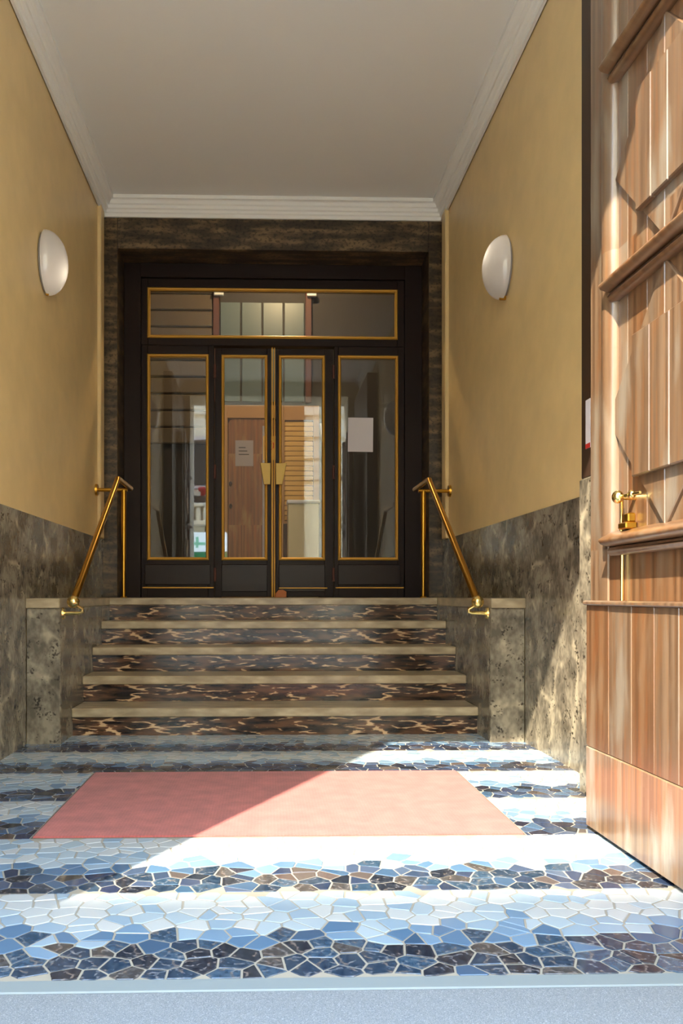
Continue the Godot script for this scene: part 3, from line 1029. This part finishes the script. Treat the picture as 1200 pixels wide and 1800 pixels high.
# ------------------------------------------------------------------ street door leaf
func build_leaf(n: String, sd: float, at: Vector3, turn: float, label: String) -> void:
	# local: z runs from the hinge (0) to the free edge (-1.12), the face looks towards -x (times sd)
	var o := thing(n, label, "door", at)
	o.rotation.y = turn
	var F := -1.0 * sd          # outward direction of the face
	var T := 0.055
	var bx := func(st: SurfaceTool, z0: float, z1: float, y0: float, y1: float, p0: float, p1: float, b: float) -> void:
		# p0..p1: how far the piece stands out of the core face
		box(st, Vector3(minf(F * p0, F * p1), y0, minf(z0, z1)), Vector3(maxf(F * p0, F * p1), y1, maxf(z0, z1)), b)
	var E := -1.153              # free edge above the ledge
	var st := start()
	bx.call(st, 0.0, E + 0.002, 0.02, 3.14, -T, -0.016, 0.002)
	obj("core", st, M.wood_dark, o)
	# stiles
	for r in [[E, -1.003], [-0.2, 0.0]]:
		st = start()
		bx.call(st, r[0], r[1], 0.815, 3.14, -T - 0.001, 0.0, 0.004)
		obj("stile", st, M.wood, o)
	var zi := -1.003         # inside of the free stile
	var zj := -0.2
	# three framed fields with diamonds
	var rails := [1.013, 1.865, 2.597, 3.14]
	for k in 3:
		var y0: float = rails[k] + 0.03
		var y1: float = rails[k + 1] - (0.03 if k < 2 else 0.0)
		var zc := (zi + zj) * 0.5 - 0.0
		var hw := (zi - zj) * -0.5
		# corner boards: the flat field behind, in upright planks
		var nb := 6
		for q in nb:
			st = start()
			var za := zi + (zj - zi) * q / nb
			var zb := zi + (zj - zi) * (q + 1) / nb
			bx.call(st, za + 0.0008, zb - 0.0008, y0 - 0.03, y1 + 0.03, -0.03, -0.008, 0.0015)
			obj("plank", st, M.wood_warm if q % 2 else M.wood, o)
		# raised diamond of upright planks; the fold runs at 45 degrees
		var yc := (y0 + y1) * 0.5
		var hh := (y1 - y0) * 0.5 - 0.002
		var r := minf(hw, hh) + 0.0
		var dia := PackedVector2Array([Vector2(0, -hh), Vector2(r + (hh - r) * 0.0, 0), Vector2(0, hh), Vector2(-r, 0)])
		var t := Transform3D(Basis(Vector3(0, 0, 1) * -F, Vector3.UP, Vector3(F, 0, 0)), Vector3(F * 0.004, yc, zc))
		for q in 4:
			var xa := -r + 2.0 * r * q / 4.0
			var xb := -r + 2.0 * r * (q + 1) / 4.0
			var slice := clip(clip(dia, Vector2(-1, 0), -xa - 0.0006), Vector2(1, 0), xb - 0.0006)
			if slice.size() >= 3:
				st = start()
				prism(st, slice, t, 0.03, 0.003)
				obj("diamond_board", st, M.wood if q % 2 else M.wood_pale, o)
		# raised square on the diamond
		var sx := r * 0.46
		var sy := hh * 0.57
		for q in 3:
			var xa := -sx + 2.0 * sx * q / 3.0
			var xb := -sx + 2.0 * sx * (q + 1) / 3.0
			st = start()
			bx.call(st, zc + xa + 0.0006, zc + xb - 0.0006, yc - sy, yc + sy, -0.02, 0.022, 0.004)
			obj("centre_board", st, M.wood_pale if q % 2 else M.wood, o)
		# upright half-round mouldings
		for zz in [zi + 0.022, zj - 0.022]:
			st = start()
			var prof := arc_profile(0.09, 0.036, 10)
			sweep(st, prof, Vector3(F * -0.008, y0 - 0.03, zz), Vector3(F * -0.008, y1 + 0.03, zz), Vector3(F, 0, 0), Vector3(0, 0, 1))
			obj("upright_moulding", st, M.wood, o)
	# moulded rails
	for k in 3:
		var y: float = rails[k]
		var prof := PackedVector2Array([Vector2(-0.01, -0.04), Vector2(0.018, -0.04), Vector2(0.026, -0.034), Vector2(0.029, -0.024), Vector2(0.024, -0.014), Vector2(0.02, -0.01), Vector2(0.034, -0.008), Vector2(0.052, -0.002), Vector2(0.06, 0.008), Vector2(0.058, 0.015), Vector2(0.04, 0.026), Vector2(0.018, 0.036), Vector2(-0.01, 0.046)])
		st = start()
		sweep(st, prof, Vector3(0, y, zi + 0.06), Vector3(0, y, zj - 0.035), Vector3(F, 0, 0), Vector3.UP)
		obj("rail_moulding", st, M.wood_warm, o)
	# plain panel, ledge, plank skirt, kick plate
	st = start()
	bx.call(st, zi, zj, 0.82, 0.985, -0.03, -0.004, 0.003)
	obj("lower_panel", st, M.wood_warm, o)
	st = start()
	var lp := PackedVector2Array([Vector2(-0.01, -0.007), Vector2(0.02, -0.007), Vector2(0.025, -0.003), Vector2(0.025, 0.004), Vector2(0.018, 0.009), Vector2(-0.01, 0.009)])
	sweep(st, lp, Vector3(0, 0.813, -1.16), Vector3(0, 0.813, 0), Vector3(F, 0, 0), Vector3.UP, false)
	obj("ledge", st, M.wood_pale, o)
	var edges := [-1.158, -0.97, -0.8, -0.65, -0.504, -0.36, -0.2, 0.0]
	for q in 7:
		st = start()
		bx.call(st, edges[q] + 0.0006, edges[q + 1] - 0.0006, 0.3, 0.806, -T, 0.012 if q else 0.013, 0.0025)
		obj("skirt_plank", st, [M.wood_warm, M.wood][q % 2], o)
	st = start()
	bx.call(st, -1.158, 0.0, 0.012, 0.299, -T, 0.0145, 0.004)
	obj("kick_plate", st, M.wood_kick, o)
	# bolt: ball, spindle, rod, keeper
	st = start()
	var zk := -0.815
	ball(st, Vector3(F * 0.05, 1.155, zk), Vector3(0.018, 0.021, 0.021))
	tube(st, [Vector3(F * -0.01, 1.155, zk), Vector3(F * 0.04, 1.155, zk)], [0.01, 0.009], 12)
	tube(st, [Vector3(F * 0.045, 1.155, zk), Vector3(F * 0.045, 1.153, zk + 0.08)], [0.006, 0.006], 10)
	ball(st, Vector3(F * 0.045, 1.153, zk + 0.088), Vector3(0.012, 0.014, 0.014), 14, 10)
	tube(st, [Vector3(F * 0.045, 1.153, zk + 0.095), Vector3(F * 0.045, 1.152, zk + 0.145)], [0.006, 0.004], 10)
	obj("bolt_knob", st, M.brass_bright, o, "bright brass ball knob")
	st = start()
	tube(st, [Vector3(F * 0.014, 1.05, zk - 0.05), Vector3(F * 0.014, 1.16, zk - 0.05), Vector3(F * 0.03, 1.16, zk - 0.01)], [0.006, 0.006, 0.006], 10)
	tube(st, [Vector3(F * 0.004, 0.823, zk - 0.07), Vector3(F * 0.004, 0.975, zk - 0.07)], [0.006, 0.006], 10)
	obj("bolt_rod", st, M.brass_bright, o)
	st = start()
	bx.call(st, zk - 0.045, zk + 0.015, 1.053, 1.075, -0.008, 0.03, 0.004)
	bx.call(st, zk - 0.03, zk + 0.005, 1.075, 1.105, -0.008, 0.018, 0.004)
	obj("keeper", st, M.brass, o)

# ------------------------------------------------------------------ rug, rails, lamps
func build_rug() -> void:
	var r := thing("rug", "faded red doormat lying on the mosaic floor before the steps", "rug", Vector3(0.05, 0, -3.472))
	var st := start()
	box(st, Vector3(-0.857, -0.004, -0.533), Vector3(0.857, 0.005, 0.533), 0.003)
	obj("pile", st, M.rug_pile, r)
	st = start()
	window_frame(st, Vector2(-0.866, -0.539), Vector2(0.866, 0.539), Vector2(-0.858, -0.5335), Vector2(0.858, 0.5335), 0, 0.006)
	var e := obj("edge_strip", st, M.rug_edge, r)
	e.rotation.x = -PI / 2

func handrail(n: String, sd: float, label: String) -> void:
	var xr := 1.222 if sd > 0.0 else -1.095
	var xp := 1.272 if sd > 0.0 else -1.135
	var xw := WR if sd > 0.0 else WL
	var xi := SR if sd > 0.0 else SL
	var o := thing(n, label, "handrail", Vector3(xp, LAND, -6.77), "pair of brass stair handrails")
	var off := Vector3(-xp, -LAND, 6.77)
	var st := start()
	tube(st, [Vector3(xp, LAND, -6.77) + off, Vector3(xp, LAND + 0.4, -6.77) + off, Vector3(xp, 1.687, -6.77) + off], [0.014, 0.019, 0.021], 16)
	obj("post", st, M.brass, o)
	st = start()
	tube(st, [Vector3(xp, LAND, -6.77) + off, Vector3(xp, LAND + 0.012, -6.77) + off], [0.028, 0.022], 16)
	obj("post_foot", st, M.brass, o)
	st = start()
	tube(st, [Vector3(xr + sd * 0.01, 1.687, -6.77) + off, Vector3(xw, 1.687, -6.77) + off], [0.015, 0.015], 14)
	obj("cross_bar", st, M.brass, o)
	st = start()
	tube(st, [Vector3(xw - sd * 0.012, 1.687, -6.77) + off, Vector3(xw + sd * 0.004, 1.687, -6.77) + off], [0.045, 0.05], 20)
	obj("wall_flange", st, M.brass, o)
	# the rail itself
	st = start()
	var top := Vector3(xr, 1.685, -6.24) + off
	var low := Vector3(xr, 0.81, -4.835) + off
	var d := (low - top).normalized()
	tube(st, [Vector3(xr, 1.712, -6.88) + off, Vector3(xr, 1.712, -6.31) + off, Vector3(xr, 1.708, -6.262) + off, top, top + d * 0.05, low], [0.019, 0.019, 0.019, 0.021, 0.021, 0.023], 16)
	obj("rail", st, M.brass, o)
	st = start()
	ball(st, low + d * 0.01, Vector3(0.036, 0.036, 0.036))
	obj("ball_end", st, M.brass_bright, o)
	st = start()
	var lx := xr - sd * 0.045
	tube(st, [low + d * 0.02 + Vector3(-sd * 0.01, -0.01, 0), Vector3(lx, 0.765, -4.85) + off, Vector3(lx, 0.748, -4.855) + off, Vector3(lx + sd * 0.02, 0.74, -4.86) + off, Vector3(xi, 0.738, -4.86) + off], [0.01, 0.01, 0.01, 0.01, 0.012], 12)
	tube(st, [Vector3(xi - sd * 0.01, 0.738, -4.86) + off, Vector3(xi + sd * 0.003, 0.738, -4.86) + off], [0.03, 0.036], 18)
	obj("end_bracket", st, M.brass_bright, o)

func sconce(xw: float, sd: float, by: float, bz: float, label: String) -> void:
	var o := thing("wall_lamp", label, "lamp", Vector3(xw, 2.88, -5.2), "pair of oval wall lamps")
	var st := start()
	ball(st, Vector3(-sd * 0.012, 0, 0), Vector3(0.125, 0.193, 0.168), 28, 24, -sd)
	obj("glass_shade", st, M.opal, o)
	st = start()
	ball(st, Vector3(0, 0, 0), Vector3(0.011, 0.18, 0.155), 28, 20, -sd)
	obj("back_plate", st, M.opal, o)
	for s in [-1.0, 1.0]:
		st = start()
		box(st, Vector3(-0.006 - sd * 0.03, s * 0.186 - 0.014, -0.01), Vector3(0.006 + sd * 0.003 * 0.0 - sd * 0.0, s * 0.186 + 0.014, 0.01), 0.003)
		obj("clip", st, M.brass, o)
	st = start()
	var at := Vector3(-sd * 0.07, by, bz - 0.02)
	ball(st, at, Vector3(0.018, 0.018, 0.018), 14, 10)
	obj("bulb", st, M.bulb, o)
	var om := OmniLight3D.new()
	om.name = "lamp_light"
	om.position = at
	om.light_energy = 0.010
	om.light_color = Color(1.0, 0.95, 0.88)
	om.light_size = 0.012
	om.omni_range = 10.0
	om.omni_attenuation = 2.0
	om.shadow_enabled = true
	o.add_child(om)

func small_things() -> void:
	var st := start()
	box(st, Vector3(-0.111, -0.15, -0.0015), Vector3(0.111, 0.15, 0.0))
	var p := obj("paper_notice", st, M.paper, self)
	p.name = numbered("paper_notice")
	p.position = Vector3(0.835, 2.26, ZD - 0.024)
	p.rotation.z = -0.01
	tag(p, "blank white sheet of paper stuck on the right side pane of the screen", "paper")
	# wedge that holds the leaf
	st = start()
	prism(st, PackedVector2Array([Vector2(-0.05, 0), Vector2(0.05, 0), Vector2(0.05, 0.05), Vector2(0.02, 0.068), Vector2(-0.02, 0.066), Vector2(-0.05, 0.03)]), Transform3D(Basis(), Vector3(0, 0, 0.03)), 0.06, 0.004)
	var w := obj("door_wedge", st, M.wedge, self)
	w.name = numbered("door_wedge")
	w.position = Vector3(0.13, LAND, ZD + 0.06)
	tag(w, "orange wooden wedge on the landing at the foot of the glazed doors", "door wedge")
	st = start()
	box(st, Vector3(-0.002, 0, -0.025), Vector3(0.0, 0.205, 0.025))
	var s := obj("wall_notice", st, M.paper, self)
	s.name = numbered("wall_notice")
	s.position = Vector3(1.3555, 1.46, -3.505)
	tag(s, "pale lilac notice with red foot on the dark pier behind the open wooden door", "notice")
	st = start()
	box(st, Vector3(-0.003, 0.0, -0.025), Vector3(-0.002, 0.02, 0.025))
	obj("red_band", st, M.red, s)
